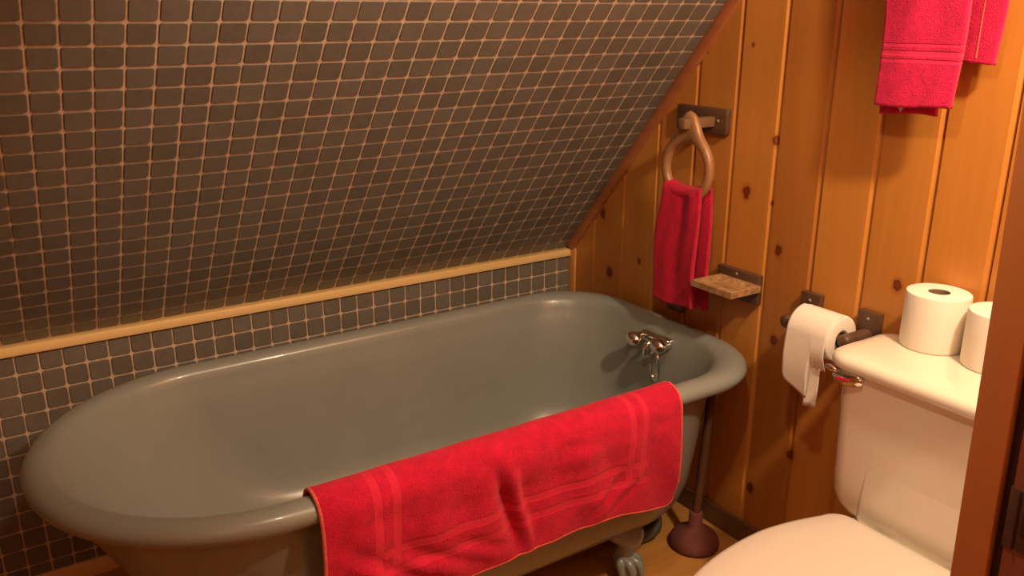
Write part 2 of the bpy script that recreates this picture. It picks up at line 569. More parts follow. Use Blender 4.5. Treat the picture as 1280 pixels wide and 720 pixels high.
# rest of the room, out of the frame
ytop = S0[1] + SD[1] * vtop
g = Geo(); g.box((XL, YF, ZC), (.03, ytop + .03, ZC + .03)); g.obj('ceiling', MAT['plaster'], None, 0, 'structure')
g = Geo(); g.box((XL, YF - .03, 0), (.03, YF, ZC)); g.obj('wall_front', MAT['pine_post'], None, 0, 'structure')
g = Geo(); g.box((XL - .03, YF, 0), (XL, .03, ZC)); g.obj('wall_left', MAT['pine_post'], None, 0, 'structure')

# leaning door jamb and the door hinged behind it, at the right edge of the frame
def lean(z): return .0 + .0115 * (z - .80) / .5
def slab(g, x0, x1, ya, yb, z0, z1, bev):
    bm = bmesh.new(); bmesh.ops.create_cube(bm, size=1)
    for v in bm.verts:
        z = z1 if v.co.z > 0 else z0
        yy = (yb if v.co.y > 0 else ya) + lean(z)
        v.co = Vector((x1 if v.co.x > 0 else x0, yy, z))
    bmesh.ops.bevel(bm, geom=bm.edges[:], offset=bev, segments=2, profile=.5, affect='EDGES')
    g._bm(bm)
g = Geo(); slab(g, -.70, -.686, -1.7465, -1.7065, 0, 2.36, .0015)
jamb = g.obj('trim_4', MAT['jamb'], None, 35, 'structure')
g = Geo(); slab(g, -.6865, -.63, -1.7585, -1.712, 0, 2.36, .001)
g.obj('gap_shade', MAT['gap_dark'], jamb, 35, None, 'dark slab standing in for gap shade')  # dark slab added so the gap between jamb and door looks shaded
door = None
g = Geo(); slab(g, -.697, -.655, -2.36, -1.759, .01, 2.05, .003)
door = g.obj('door_1', MAT['door'], None, 35, 'structure')
g = Geo()
bm = bmesh.new()
slab(g, -.6995, -.690, -1.800, -1.7585, .790, .866, .0008)
hinge = g.obj('hinge', MAT['iron'], door, 35, None, 'dark iron strap hinge')
g = Geo(); slab(g, -.7030, -.694, -1.7715, -1.7695, .791, .865, .0006)
g.obj('hinge_seam', MAT['gap_dark'], hinge, 35)
g = Geo(); slab(g, -.7012, -.696, -1.790, -1.7765, .812, .840, .0008)
g.obj('hinge_slot', MAT['gap_dark'], hinge, 35)

# ------------------------------------------------------------------ bathtub
def outline(x0, x1, y0, y1, rL, rR, z, nL=26, nR=18, nS=14):
    """rounded rectangle, counter-clockwise from the middle of the near side"""
    rL = min(rL, (y1 - y0) / 2 - 1e-4); rR = min(rR, (y1 - y0) / 2 - 1e-4)
    P = []
    def seg(a, b, n):
        for i in range(n): P.append((a[0] + (b[0] - a[0]) * i / n, a[1] + (b[1] - a[1]) * i / n, z))
    def arc(cx, cy, r, a0, a1, n):
        for i in range(n):
            t = math.radians(a0 + (a1 - a0) * i / n); P.append((cx + r * math.cos(t), cy + r * math.sin(t), z))
    seg((x0 + rL, y0), (x1 - rR, y0), nS * 2)
    arc(x1 - rR, y0 + rR, rR, -90, 0, nR)
    seg((x1, y0 + rR), (x1, y1 - rR), nS)
    arc(x1 - rR, y1 - rR, rR, 0, 90, nR)
    seg((x1 - rR, y1), (x0 + rL, y1), nS * 2)
    arc(x0 + rL, y1 - rL, rL, 90, 180, nL)
    seg((x0, y1 - rL), (x0, y0 + rL), 4)
    arc(x0 + rL, y0 + rL, rL, 180, 270, nL)
    return P
TX0, TX1, TY0, TY1 = -1.636, -.022, -.903, -.113
def tub_ring(iL, iR, iS, rR, z):
    return outline(TX0 + iL, TX1 - iR, TY0 + iS, TY1 - iS, .40 - min(iS, .1) + max(0, -iS), rR, z)
rings = []
# inside, from the drain up to the rim
for (z, iL, iR, iS, rR) in ((.170, .50, .22, .24, .14), (.1725, .44, .19, .19, .18), (.185, .375, .155, .155, .21), (.215, .315, .125, .130, .22), (.26, .265, .108, .113, .22),
                            (.34, .195, .095, .098, .22), (.42, .135, .085, .085, .215), (.48, .098, .077, .075, .21), (.515, .080, .070, .068, .205), (.535, .069, .064, .062, .20)):
    rings.append(tub_ring(iL, iR, iS, rR, z))
# rolled rim
for a in (160, 140, 120, 105, 90, 75, 60, 45, 30, 15, 0, -20, -40, -60, -80):
    t = math.radians(a)
    ins = .031 - .031 * math.cos(t); z = .546 + .024 * math.sin(t)
    rings.append(tub_ring(ins, ins, ins, .205 - ins * .1, z))
for (z, iL, iR, iS, rR) in ((.523, .036, .036, .036, .22), (.521, .042, .040, .040, .24), (.50, .056, .043, .044, .26), (.42, .098, .048, .050, .275), (.32, .150, .056, .059, .275),
                            (.24, .200, .066, .070, .265), (.190, .250, .080, .088, .25), (.160, .300, .105, .112, .22), (.144, .36, .150, .16, .19), (.139, .47, .22, .24, .14)):
    rings.append(tub_ring(iL, iR, iS, rR, z))
tub = root('bathtub', 'grey painted claw-foot bathtub standing below the sloped tiled wall', 'bathtub', (-.83, -.51, 0))
g = Geo(); g.loft(rings, True, True)
g.obj('tub_body', MAT['tub'], tub, 60)
# claw feet
def claw_foot(cx, cy, dx, dy):
    g = Geo()
    # S-curved leg: shoulder against the tub, ankle, ball with toes
    d = Vector((dx, dy, 0)).normalized()
    path = [(-.035, .185), (-.010, .150), (.012, .120), (.013, .095), (.002, .070), (.0, .050), (.012, .034)]
    rad = [.036, .052, .043, .027, .022, .024, .030]
    pts = [Vector((cx, cy, z)) + d * s for s, z in path]
    pts = smooth_path(pts, 4)
    rr = []
    for i in range(len(pts)):
        f = i / 4; k = min(int(f), len(rad) - 2); rr.append(rad[k] + (rad[k + 1] - rad[k]) * (f - k))
    g.tube(pts, rr, 16)
    side = Vector((-d.y, d.x, 0))
    g.sphere(tuple(Vector((cx, cy, .027)) + d * .018), (.030, .030, .027), 18, 12)
    for s, e in ((-.019, .022), (0, .034), (.019, .022), (-.026, -.002), (.026, -.002)):
        base = Vector((cx, cy, .062)) + side * s * .6
        mid = Vector((cx, cy, .046)) + side * s * 1.15 + d * (e + .012)
        tip = Vector((cx, cy, .008)) + side * s * 1.25 + d * (e + .020)
        g.tube(smooth_path([base, mid, tip], 5), [.011, .0115, .012, .0125, .0125, .012, .011, .010, .009, .007, .005][:11], 10)
    # scroll plate hugging the tub
    g.sphere(tuple(Vector((cx, cy, .155)) + d * .002), (.052, .040, .026), 18, 10)
    return g
for (fx, fy, dx, dy) in ((-.375, -.745, .45, -.9), (-1.18, -.735, -.45, -.9), (-.375, -.275, .45, .9), (-1.18, -.285, -.45, .9)):
    claw_foot(fx, fy, dx, dy).obj('claw_foot', MAT['tub'], tub, 60)
# faucet on the inner end wall
fa = Geo()
fx = -.104
fa.box((fx - .008, -.590, .508), (fx + .030, -.480, .538), .010, 3)
faucet = fa.obj('faucet', MAT['chrome'], tub, 60, None, 'chrome two-handle faucet on the inner end wall')
for hy in (-.486, -.584):
    g = Geo()
    g.tube([(fx + .004, hy, .523), (fx - .022, hy, .523)], .010, 14)
    g.sphere((fx - .034, hy, .527 - (.010 if hy > -.5 else 0)), (.021, .027, .020), 24, 14)
    g.tube(smooth_path([(fx - .034, hy + .006, .520), (fx - .036, hy + .016, .508), (fx - .034, hy + .022, .500)], 5), [.007] * 5 + [.005] * 6, 10)
    g.obj('faucet_handle', MAT['chrome'], faucet, 60)
g = Geo()
g.tube(smooth_path([(fx + .004, -.532, .518), (fx - .020, -.532, .516), (fx - .030, -.532, .500), (fx - .031, -.532, .484)], 6), [.0085] * 19, 14)
g.obj('spout', MAT['chrome'], faucet, 60)
g = Geo()
g.tube(smooth_path([(fx - .022, -.569, .500), (fx - .026, -.578, .478), (fx - .022, -.578, .448), (fx - .016, -.567, .420), (fx - .012, -.552, .413), (fx - .010, -.540, .425), (fx - .010, -.536, .455)], 7), .0042, 10)
g.obj('stopper_hook', MAT['chrome'], faucet, 60)
# waste pipe curling under the drain end
g = Geo()
g.tube(smooth_path([(-.235, -.56, .150), (-.215, -.585, .115), (-.185, -.628, .080), (-.180, -.655, .048), (-.205, -.672, .030), (-.26, -.66, .022), (-.34, -.60, .022)], 6), .0185, 16)
g.obj('drain_pipe', MAT['pipe'], tub, 60, None, 'dark grey waste pipe')

# ------------------------------------------------------------------ cloth helper
def cloth(name, grid, thick, mat, parent=None, uv=None, label=None):
    """grid[i][j] -> Vector (mid surface); builds a closed sheet of real thickness"""
    A = np.array([[tuple(p) for p in row] for row in grid])
    nu, nv = A.shape[:2]
    du = np.gradient(A, axis=0); dv = np.gradient(A, axis=1)
    N = np.cross(du, dv); N /= np.linalg.norm(N, axis=2, keepdims=True) + 1e-12
    top = A + N * thick / 2; bot = A - N * thick / 2
    V = np.concatenate([top.reshape(-1, 3), bot.reshape(-1, 3)]); K = nu * nv
    F = []
    I = lambda i, j: i * nv + j
    for i in range(nu - 1):
        for j in range(nv - 1):
            F.append((I(i, j), I(i + 1, j), I(i + 1, j + 1), I(i, j + 1)))
            F.append((K + I(i, j), K + I(i, j + 1), K + I(i + 1, j + 1), K + I(i + 1, j)))
    for i in range(nu - 1):
        for j in (0, nv - 1): F.append((I(i, j), I(i + 1, j), K + I(i + 1, j), K + I(i, j)))
    for j in range(nv - 1):
        for i in (0, nu - 1): F.append((I(i, j), I(i, j + 1), K + I(i, j + 1), K + I(i, j)))
    o = mesh_obj(name, V, F, mat, None, True, None, label)
    if uv is not None:
        ul = o.data.uv_layers.new(name='UVMap')
        flat = [(uv[i][j][0], uv[i][j][1]) for i in range(nu) for j in range(nv)]
        for lp in o.data.loops:
            ul.data[lp.index].uv = flat[lp.vertex_index % K]
    if parent is not None: attach(o, parent)
    return o
def gauss(x, s): return math.exp(-(x / s) ** 2)

# ------------------------------------------------------------------ red mat over the tub rim
mat_root = root('bath_mat', 'bright red bath mat draped over the near rim of the grey bathtub', 'bath mat', (-.79, -.91, .31))
prof = smooth_path([(-.798, .415), (-.806, .47), (-.818, .515), (-.8275, .544), (-.838, .566), (-.857, .5785), (-.878, .5785), (-.899, .567), (-.9095, .546), (-.913, .52), (-.915, .47),
                    (-.916, .42), (-.917, .36), (-.917, .312)][:0] or
                   [(0, -.798, .415), (0, -.806, .47), (0, -.818, .515), (0, -.8285, .545), (0, -.840, .567), (0, -.858, .5775), (0, -.878, .5775), (0, -.898, .567), (0, -.9095, .546),
                    (0, -.913, .52), (0, -.915, .47), (0, -.916, .42), (0, -.917, .36), (0, -.917, .312)], 8)
s = [0]
for a, b in zip(prof, prof[1:]): s.append(s[-1] + (b - a).length)
itop = min(range(len(prof)), key=lambda i: abs(prof[i].y + .868) + (0 if prof[i].z > .55 else 9))
stop_ = s[itop]
# resample evenly
L = s[-1]; nv = 110
def at_len(q):
    for i in range(len(s) - 1):
        if s[i + 1] >= q:
            f = (q - s[i]) / max(1e-9, s[i + 1] - s[i]); return prof[i].lerp(prof[i + 1], f)
    return prof[-1].copy()
MX0, MX1 = -1.213, -.366
nu = 170
grid = []; uv = []
for i in range(nu):
    u = i / (nu - 1) * (MX1 - MX0)
    row = []; ruv = []
    for j in range(nv):
        q = L * j / (nv - 1)
        x = MX0 + u
        p = at_len(q)
        v = q - (stop_ - .04)                      # ~ distance below the crown
        hang = max(0.0, min(1.0, (.552 - p.z) / .08)) if q > stop_ else 0
        z = p.z
        d = 0
        if q > stop_ - .02:
            # vertical crease, slanted
            xc = -.842 + (.545 - z) * .26
            lowfade = .35 + .65 * max(0.0, min(1.0, (z - .315) / .07))
            d += lowfade * hang * (.010 * gauss(x - xc - .012, .012) - .012 * gauss(x - xc + .016, .015))
            d += .004 * gauss(x - xc, .02) * (1 if q > stop_ else 0)
            # broad sags
            d -= hang * .007 * gauss(x + .92, .045) * gauss(z - .49, .05)
            d -= hang * .008 * gauss(x + .755, .07) * gauss(z - .47, .06)
            d -= hang * .009 * gauss(x + .668 + (z - .533) * .8, .030) * gauss(z - .533, .016)
            d += hang * .006 * gauss(x + .64, .045) * gauss(z - .50, .022)
            d -= hang * .006 * gauss(x + .42, .03) * gauss(z - .525, .014)
            d -= hang * .007 * gauss(x + 1.10, .05) * gauss(z - .512, .022)
            d -= hang * .008 * gauss(x + 1.02, .045) * gauss(z - .505, .035)
            # diagonal wrinkles near the lower right
            for (xa, za, sl_, amp, wd) in ((-.60, .38, .95, .006, .012), (-.54, .365, .8, .005, .010), (-.66, .36, .9, .003, .012), (-1.00, .37, -.55, .008, .018), (-1.12, .40, -.8, .006, .016), (-.90, .36, -.5, .005, .016)):
                dist = ((x - xa) - (z - za) / sl_) * abs(sl_) / math.hypot(1, sl_)
                d += hang * amp * (gauss(dist, wd) - .8 * gauss(dist - wd * 1.6, wd)) * gauss(x - xa, .085) * gauss(z - za, .06)
            d += hang * .0035 * math.sin(x * 23 + z * 9) * math.sin(z * 17 + 1) + hang * .0025 * math.sin(x * 51 + 2 + z * 14)
            d += .0012 * math.sin(x * 37) * (1 - hang)
        d *= 1.35 * (.5 + .5 * max(0.0, min(1.0, (p.z - .315) / .06)))
        d -= max(0.0, min(1.0, (.50 - p.z) / .19)) * .020 if q > stop_ else 0
        d = max(d, -.009 - max(0.0, min(1.0, (.545 - p.z) / .06)) * .028) if q > stop_ - .02 else d
        # bottom edge: gently sagging, right corner turned
        f = max(0.0, min(1.0, (q - stop_) / (L - stop_))) if q > stop_ else 0
        zz = z + f * (-.004 + .006 * math.sin(x * 9 + 1) - .020 * gauss(x + .37, .12))
        # rounded corner at the lower right and lower left
        rc = .028
        for side in (1, -1):
            ed = (MX1 - x) if side > 0 else (x - MX0)
            if f > 0 and ed < rc:
                drop = (L - stop_)
                rem = drop * (1 - f)
                k = rc - math.sqrt(max(0, rc * rc - (rc - ed) ** 2))
                if rem < .06: zz += k * (1 - rem / .06)
        xx = x + f * (.006 * math.sin(z * 14) if x < -1.0 else .004 * math.sin(z * 20 + 1))
        row.append(Vector((xx, p.y - d, zz))); ruv.append((u, q))
    grid.append(row); uv.append(ruv)
# v coordinate used by the woven bands: measured up so that the lower bands sit at the photo's height
v_of_z = lambda zt: min((abs(at_len(L * t / 400).z - zt), L * t / 400) for t in range(400) if L * t / 400 > stop_)[1]
vb1, vb2 = v_of_z(.436), v_of_z(.394)
MAT['mat_red'] = towel_mat('red_bath_mat_woven', (.58, .012, .050),
    [('u', .105, .0085, .0, vb2 + .008), ('u', .144, .0085, .0, vb2 + .008), ('u', .704, .0085, .0, vb2 + .008), ('u', .740, .0085, .0, vb2 + .008),
     ('v', vb1, .0085, .09, .755), ('v', vb2, .0085, .09, .755)])
matcloth = cloth('mat_cloth', grid, .006, MAT['mat_red'], mat_root, uv)
g = Geo()
edge = [grid[0][j] for j in range(0, nv, 2)] + [grid[0][nv - 1]] + [grid[i][nv - 1] for i in range(2, nu, 2)] + [grid[nu - 1][j] for j in range(nv - 1, -1, -2)]
g.tube(edge, .0040, 8)
g.obj('hem', MAT['hem'], mat_root, 60, None, 'paler red overlocked hem')

# ------------------------------------------------------------------ wooden towel ring
def nail(parent, x, y, z, r=.004):
    g = Geo(); g.sphere((x, y, z), (.0022, r, r), 12, 8)
    return g.obj('nail', MAT['nailhead'], parent, 60, None, 'dull nail head')
MAT['nailhead'] = paint_mat('nail_head', (.30, .24, .19), .4, .1, 80)

def towel_ring(label, Y, Z, dy=0, group=None):
    """Y, Z: centre of the ring; plate sits above"""
    r = root('towel_ring', label, 'towel ring', (0, Y, Z + .115), group)
    g = Geo(); g.box((-.018, Y - .044 + dy, Z + .084), (-.0005, Y + .132 + dy, Z + .147), .003)
    pl = g.obj('back_plate', MAT['dwood'], r, 35)
    nail(pl, -.0185, Y - .016 + dy, Z + .116)
    g = Geo(); g.box((-.122, Y - .006, Z + .100), (-.016, Y + .020, Z + .126), .004)
    g.obj('peg', MAT['pegwood'], r, 35)
    # teardrop ring hanging from the peg
    V = []; F = []; n = 72; m = 14
    for i in range(n):
        t = 2 * PI * i / n
        dth = abs(((t - PI / 2 + PI) % (2 * PI)) - PI)
        ri = .0645
        ro = .0880 + .046 * math.exp(-(dth / .30) ** 2) + .010 * math.exp(-(dth / .65) ** 2)
        # the peg passes through the eye of the tab
        rc = (ri + ro) / 2; hw = (ro - ri) / 2
        for k in range(m):
            a = 2 * PI * k / m
            ca, sa = math.cos(a), math.sin(a)
            rr = rc + hw * math.copysign(abs(ca) ** .75, ca)
            xx = .0115 * math.copysign(abs(sa) ** .75, sa)
            V.append((-.085 + xx - .006, Y + .007 + rr * math.cos(t), Z + rr * math.sin(t)))
    for i in range(n):
        for k in range(m):
            F.append((i * m + k, i * m + (k + 1) % m, ((i + 1) % n) * m + (k + 1) % m, ((i + 1) % n) * m + k))
    g = Geo(); g.add(V, F)
    g.obj('ring', MAT['rwood'], r, 60, None, 'teardrop-shaped pale wooden ring')
    return r
towel_ring('wooden towel ring on dark plate, holding the small hand towel beside the slope', -.610, 1.005)

# hand towel through the ring
def hang_towel(name, label, Y, ztop, zf, zb, xf, xb, wtop, wf, wb, yf, yb, mat, thick=.012, seed=0, ringr=.066, group=None, band=None):
    r = random.Random(seed)
    t = root(name, label, 'towel', ((xf + xb) / 2, Y, min(zf, zb)), group)
    ph = [r.uniform(0, 6) for _ in range(6)]
    nu, nv = 46, 90
    grid = []; uv = []
    for i in range(nu):
        a = i / (nu - 1) * 2 - 1
        row = []; ru = []
        for j in range(nv):
            q = j / (nv - 1)                    # 0 back bottom .. 1 front bottom
            kb = .36
            xm = (xf + xb) / 2; hr = abs(xf - xb) / 2
            if q < kb: f = 1 - q / kb; side = -1
            elif q < kb + .08: f = 0; side = 0
            else: f = (q - kb - .08) / (1 - kb - .08); side = 1
            top = ztop + (a * wtop / 2) ** 2 / (2 * ringr) * .9
            if side == 0:
                ang = (q - kb) / .08 * PI
                x = xm + hr * math.cos(ang) * (1 if xb > xf else -1); z = top - .012 + .012 * math.sin(ang); y = Y + a * wtop / 2
            else:
                zb_ = zb if side < 0 else zf
                x0 = xb if side < 0 else xf
                wd = wb if side < 0 else wf
                yc = yb if side < 0 else yf
                e = 1 - (1 - f) ** 2.2
                wid = wtop + (wd - wtop) * e
                y = Y + (yc - Y) * e + a * wid / 2
                z = (top - .012) + (zb_ - (top - .012)) * f
                fold = (1 - .55 * f)
                x = x0 + fold * (.004 * math.sin(a * 4.2 + ph[0] + f * 1.2) + .0018 * math.sin(a * 8 + ph[1] - f * 2)) - side * .004 * (a * a) * f
                x += .003 * math.sin(f * 5 + ph[2]) 
                y += .003 * math.sin(f * 7 + ph[3] + a)
                z += f * (.004 * math.sin(a * 3 + ph[4]))
            row.append(Vector((x, y, z))); ru.append((a * .1, (z - 1.0) if band is None else (z - band)))
        grid.append(row); uv.append(ru)
    cloth('cloth', grid, thick, mat, t, uv)
    return t
ht = hang_towel('hand_towel', 'small dark crimson hand towel hanging through the wooden ring by the slope', -.603, .955, .645, .636, -.104, -.066, .128, .146, .125, -.594, -.614, MAT['hand_red'], .012, 3, .16)

# ------------------------------------------------------------------ dark block on the wall below the hand towel
g = Geo(); g.box((-.016, -.542, .583), (-.0005, -.480, .655), .003)
blk = g.obj('wall_block', MAT['dwood'], None, 35)
tag(blk, 'small dark wooden block on the wall, peeking out below the hand towel', 'block')

# ------------------------------------------------------------------ soap shelf
sh = root('soap_shelf', 'little worn wooden soap shelf on the pine wall right of the hand towel', 'soap shelf', (0, -.735, .70))
g = Geo(); g.box((-.018, -.800, .680), (-.0005, -.661, .757), .0025)
bp = g.obj('back_plate', MAT['dwood'], sh, 35)
nail(bp, -.0185, -.728, .747)
# tray with a hollow in the top
nx, ny = 26, 34
V = []; F = []
x0, x1, y0, y1 = -.123, -.018, -.809, -.673
for i in range(nx + 1):
    for j in range(ny + 1):
        a, b = i / nx, j / ny
        dx = min(a, 1 - a) * .105; dy = min(b, 1 - b) * .138
        m = min(1, max(0, (min(dx, dy) - .010) / .022))
        V.append((x0 + a * (x1 - x0), y0 + b * (y1 - y0), .7355 - .0095 * m * m * (3 - 2 * m) - .0012 * gauss(min(dx, dy), .002)))
n = len(V)
for i in range(nx + 1):
    for j in range(ny + 1):
        V.append((V[i * (ny + 1) + j][0], V[i * (ny + 1) + j][1], .719))
I = lambda i, j: i * (ny + 1) + j
for i in range(nx):
    for j in range(ny):
        F.append((I(i, j), I(i + 1, j), I(i + 1, j + 1), I(i, j + 1))); F.append((n + I(i, j), n + I(i, j + 1), n + I(i + 1, j + 1), n + I(i + 1, j)))
for i in range(nx):
    for j in (0, ny): F.append((I(i, j), I(i + 1, j), n + I(i + 1, j), n + I(i, j)))
for j in range(ny):
    for i in (0, nx): F.append((I(i, j), I(i, j + 1), n + I(i, j + 1), n + I(i, j)))
g = Geo(); g.add(V, F); g.obj('tray', MAT['soapwood'], sh, 40, None, 'worn pale tray with a hollowed top')

# ------------------------------------------------------------------ toilet paper holder and its roll
hd = root('toilet_paper_holder', 'dark wooden two-bracket paper holder on the wall beside the toilet tank', 'paper holder', (0, -1.03, .70))
for yc in (-.955, -1.110):
    g = Geo(); g.box((-.018, yc - .0275, .672), (-.0005, yc + .0275, .756), .003)
    p = g.obj('back_plate', MAT['dwood'], hd, 35)
    nail(p, -.0185, yc, .739)
    g = Geo(); g.lathe([(0, -.103), (.012, -.102), (.0155, -.098), (.0165, -.090), (.0150, -.06), (.0150, -.017), (0, -.0165)], (0, yc + (.0 if yc > -1 else 0), .702), 'X', 20)
    g.obj('arm', MAT['dwood'], hd, 60)
g = Geo(); g.lathe([(0, -1.098), (.010, -1.098), (.010, -.967), (0, -.967)], (-.078, 0, .698), 'Y', 20)
g.obj('spindle', MAT['dwood'], hd, 60)

MAT['paper_edge'] = MAT['paper']
tr = root('toilet_paper', 'hanging toilet paper roll on the wooden holder, torn end dangling', 'toilet paper roll', (-.078, -1.04, .64))
ya, yb = -1.092, -.986
g = Geo()
g.lathe([(.021, ya), (.049, ya), (.0515, ya + .002), (.0525, ya + .006), (.0525, yb - .006), (.0515, yb - .002), (.049, yb), (.021, yb)], (-.078, 0, .698), 'Y', 56, True)
g.obj('roll', MAT['paper'], tr, 40)
g = Geo(); g.lathe([(.0165, ya + .001), (.0212, ya + .001), (.0212, yb - .001), (.0165, yb - .001)], (-.078, 0, .698), 'Y', 40, True)
g.obj('core', MAT['core'], tr, 40)
# tail over the front, torn
grid = []
nu, nv = 30, 34
for i in range(nu):
    b = i / (nu - 1)              # 0 at the far (left) edge, 1 at the near (right) edge
    y = yb - .001 + (ya + .002 - yb) * b
    # torn lower edge: left part long with a slanted cut, right part short
    zl = .585 - .050 * b if b < .64 else .634 - .010 * (b - .64) + .003 * math.sin(b * 60)
    if b < .06: zl += .012 * (1 - b / .06)
    row = []
    for j in range(nv):
        q = j / (nv - 1)
        if q < .4:
            a = PI / 2 + (PI / 2) * (q / .4)
            row.append(Vector((-.078 + .0538 * math.cos(a), y, .698 + .0538 * math.sin(a))))
        else:
            f = (q - .4) / .6
            z = .698 + (zl - .698) * f
            row.append(Vector((-.1318 - .004 * math.sin(f * 3) + .012 * f * f * b, y, z)))
    grid.append(row)
cloth('paper_tail', grid, .0012, MAT['paper'], tr)
# second ply strip behind the torn end
grid = []
for i in range(10):
    b = i / 9
    y = -1.048 - .030 * b
    grid.append([Vector((-.1288 + .006 * b + .006 * math.sin(k / 11 * 2), y + .004 * k / 11, .665 - (.130 + .0015 * math.sin(b * 9)) * k / 11)) for k in range(12)])
cloth('paper_strip', grid, .0012, MAT['paper'], tr)

# ------------------------------------------------------------------ toilet
toilet = root('toilet', 'white toilet with closed lid against the pine wall at right', 'toilet', (-.36, -1.41, 0))
TYC = -1.415
def rrect(x0, x1, y0, y1, r, z, n=8, rb=None):
    """rounded rectangle ring, r at the front (x0) corners and rb at the back corners"""
    rb = r if rb is None else rb
    P = []
    for cx, cy, rr, a0 in ((x1 - rb, y1 - rb, rb, 0), (x0 + r, y1 - r, r, 90), (x0 + r, y0 + r, r, 180), (x1 - rb, y0 + rb, rb, 270)):
        for s_ in range(n + 1):
            a = math.radians(a0 + 90 * s_ / n); P.append((cx + rr * math.cos(a), cy + rr * math.sin(a), z))
    return P
# tank: slightly flared, chamfered lower corners
g = Geo()
rings = []
ty0, ty1 = TYC - .245, TYC + .218
for (z, ins, fx_) in ((.395, .046, -.212), (.402, .028, -.222), (.418, .012, -.228), (.440, .005, -.231), (.48, .004, -.233), (.60, .002, -.236), (.715, .000, -.238)):
    rings.append(rrect(fx_, -.05, ty0 + ins, ty1 - ins, .040, z, 8, .02))
g.loft(rings)
tank = g.obj('tank', MAT['china'], toilet, 50)
# raised lower centre panel of the tank front
g = Geo(); rings = []
pv0, pv1 = TYC - .145, TYC + .138
for (z, ins, fx_) in ((.391, .012, -.222), (.396, .003, -.232), (.41, 0, -.2362), (.44, .0, -.2358), (.50, .002, -.2346), (.56, .004, -.2336)):
    rings.append(rrect(fx_, -.17, pv0 + ins, pv1 - ins, .014, z, 5, .01))
g.loft(rings); g.obj('tank_panel', MAT['china'], toilet, 50)
# tank lid
g = Geo(); rings = []
ly0, ly1 = TYC - .262, TYC + .243
for (z, ins) in ((.712, .010), (.713, .003), (.718, .0), (.728, .0), (.7345, .003), (.7395, .010), (.7425, .022), (.744, .040), (.7445, .075)):
    rings.append(rrect(-.254 + ins, -.045 - ins * .4, ly0 + ins, ly1 - ins, max(.012, .052 - ins * .45), z, 10, max(.01, .035 - ins * .3)))
g.loft(rings); g.obj('tank_lid', MAT['china'], toilet, 50)
# flush lever
g = Geo()
bm = bmesh.new(); bmesh.ops.create_uvsphere(bm, u_segments=32, v_segments=16, radius=1)
g._bm(bm, Matrix.Translation((-.2435, -1.230, .6955)) @ Matrix.Rotation(math.radians(-6), 4, 'X') @ Matrix.Diagonal((.0105, .0345, .0165, 1)))
lev = g.obj('flush_lever', MAT['chrome'], toilet, 60, None, 'oval chrome flush lever')
g = Geo(); g.sphere((-.246, -1.192, .7055), (.007, .015, .0065), 20, 10)
g.obj('lever_arm', MAT['chrome'], lev, 60)

def bowl_ring(hw, xb, xf, z, n=64):
    """egg outline: straight back with rounded corners at xb, round front at xf"""
    xc = xb - (xb - xf) * .36
    rc = .042
    half = []                                   # from the middle of the back along the +y side to the front tip
    hb = hw * .84
    for k in range(6): half.append((xb, (hb - rc) * k / 6))
    for k in range(9):
        a = math.radians(90 * k / 8); half.append((xb - rc + rc * math.cos(a), hb - rc + rc * math.sin(a)))
    for k in range(1, 13):
        u = k / 12; x = (xb - rc) + (xc - xb + rc) * u
        half.append((x, hw - (hw - hb) * (1 - u) ** 1.7))
    for k in range(1, 25):
        t = PI / 2 * k / 24; half.append((xc - (xc - xf) * math.sin(t), hw * math.cos(t) ** .92))
    P = [(x, TYC + y, z) for x, y in half] + [(x, TYC - y, z) for x, y in half[-2:0:-1]]
    return P
g = Geo(); rings = []
for (z, hw, xb, xf) in ((0, .115, -.22, -.64), (.012, .118, -.22, -.645), (.03, .108, -.22, -.63), (.12, .095, -.21, -.60), (.20, .105, -.20, -.63), (.28, .140, -.19, -.70), (.34, .170, -.18, -.765), (.378, .180, -.175, -.785), (.392, .178, -.175, -.783)):
    rings.append(bowl_ring(hw, xb, xf, z))
g.loft(rings); g.obj('bowl', MAT['china'], toilet, 50)
g = Geo(); rings = []
for (z, ins) in ((.393, .006), (.396, .0), (.406, .0), (.409, .004)):
    rings.append(bowl_ring(.189 - ins, -.268 - ins, -.810 + ins, z))
g.loft(rings); g.obj('seat', MAT['plastic'], toilet, 50)
g = Geo(); rings = []
for (z, ins) in ((.4095, .008), (.412, .001), (.420, .0), (.425, .003), (.4285, .012), (.4315, .045), (.4335, .10)):
    rings.append(bowl_ring(.192 - ins, -.266 - ins * .5, -.815 + ins, z))
g.loft(rings); g.obj('seat_lid', MAT['plastic'], toilet, 60)
for yy in (TYC - .075, TYC + .075):
    g = Geo(); g.box((-.262, yy - .02, .391), (-.243, yy + .02, .404), .004); g.obj('seat_hinge', MAT['plastic'], toilet, 40)

# toilet paper rolls standing on the tank
def standing_roll(label, x, y, z=.7447, r=.060, h=.113):
    t = root('toilet_paper', label, 'toilet paper roll', (x, y, z), 'rolls standing on the toilet tank')
    g = Geo()
    g.lathe([(.0205, 0), (r - .003, 0), (r - .001, .0015), (r, .005), (r, h - .005), (r - .001, h - .0015), (r - .004, h), (.0205, h - .0005)], (x, y, z), 'Z', 64, True)
    g.obj('roll', MAT['paper'], t, 40)
    g = Geo(); g.lathe([(.0196, .001), (.0207, .001), (.0207, h - .0015), (.0196, h - .0015)], (x, y, z), 'Z', 40, True)
    g.obj('core', MAT['core'], t, 40)
    return t
standing_roll('fully visible white toilet paper roll standing on the tank lid', -.063, -1.284)
standing_roll('toilet paper roll on the tank lid, partly hidden behind the door jamb', -.064, -1.413, h=.110)

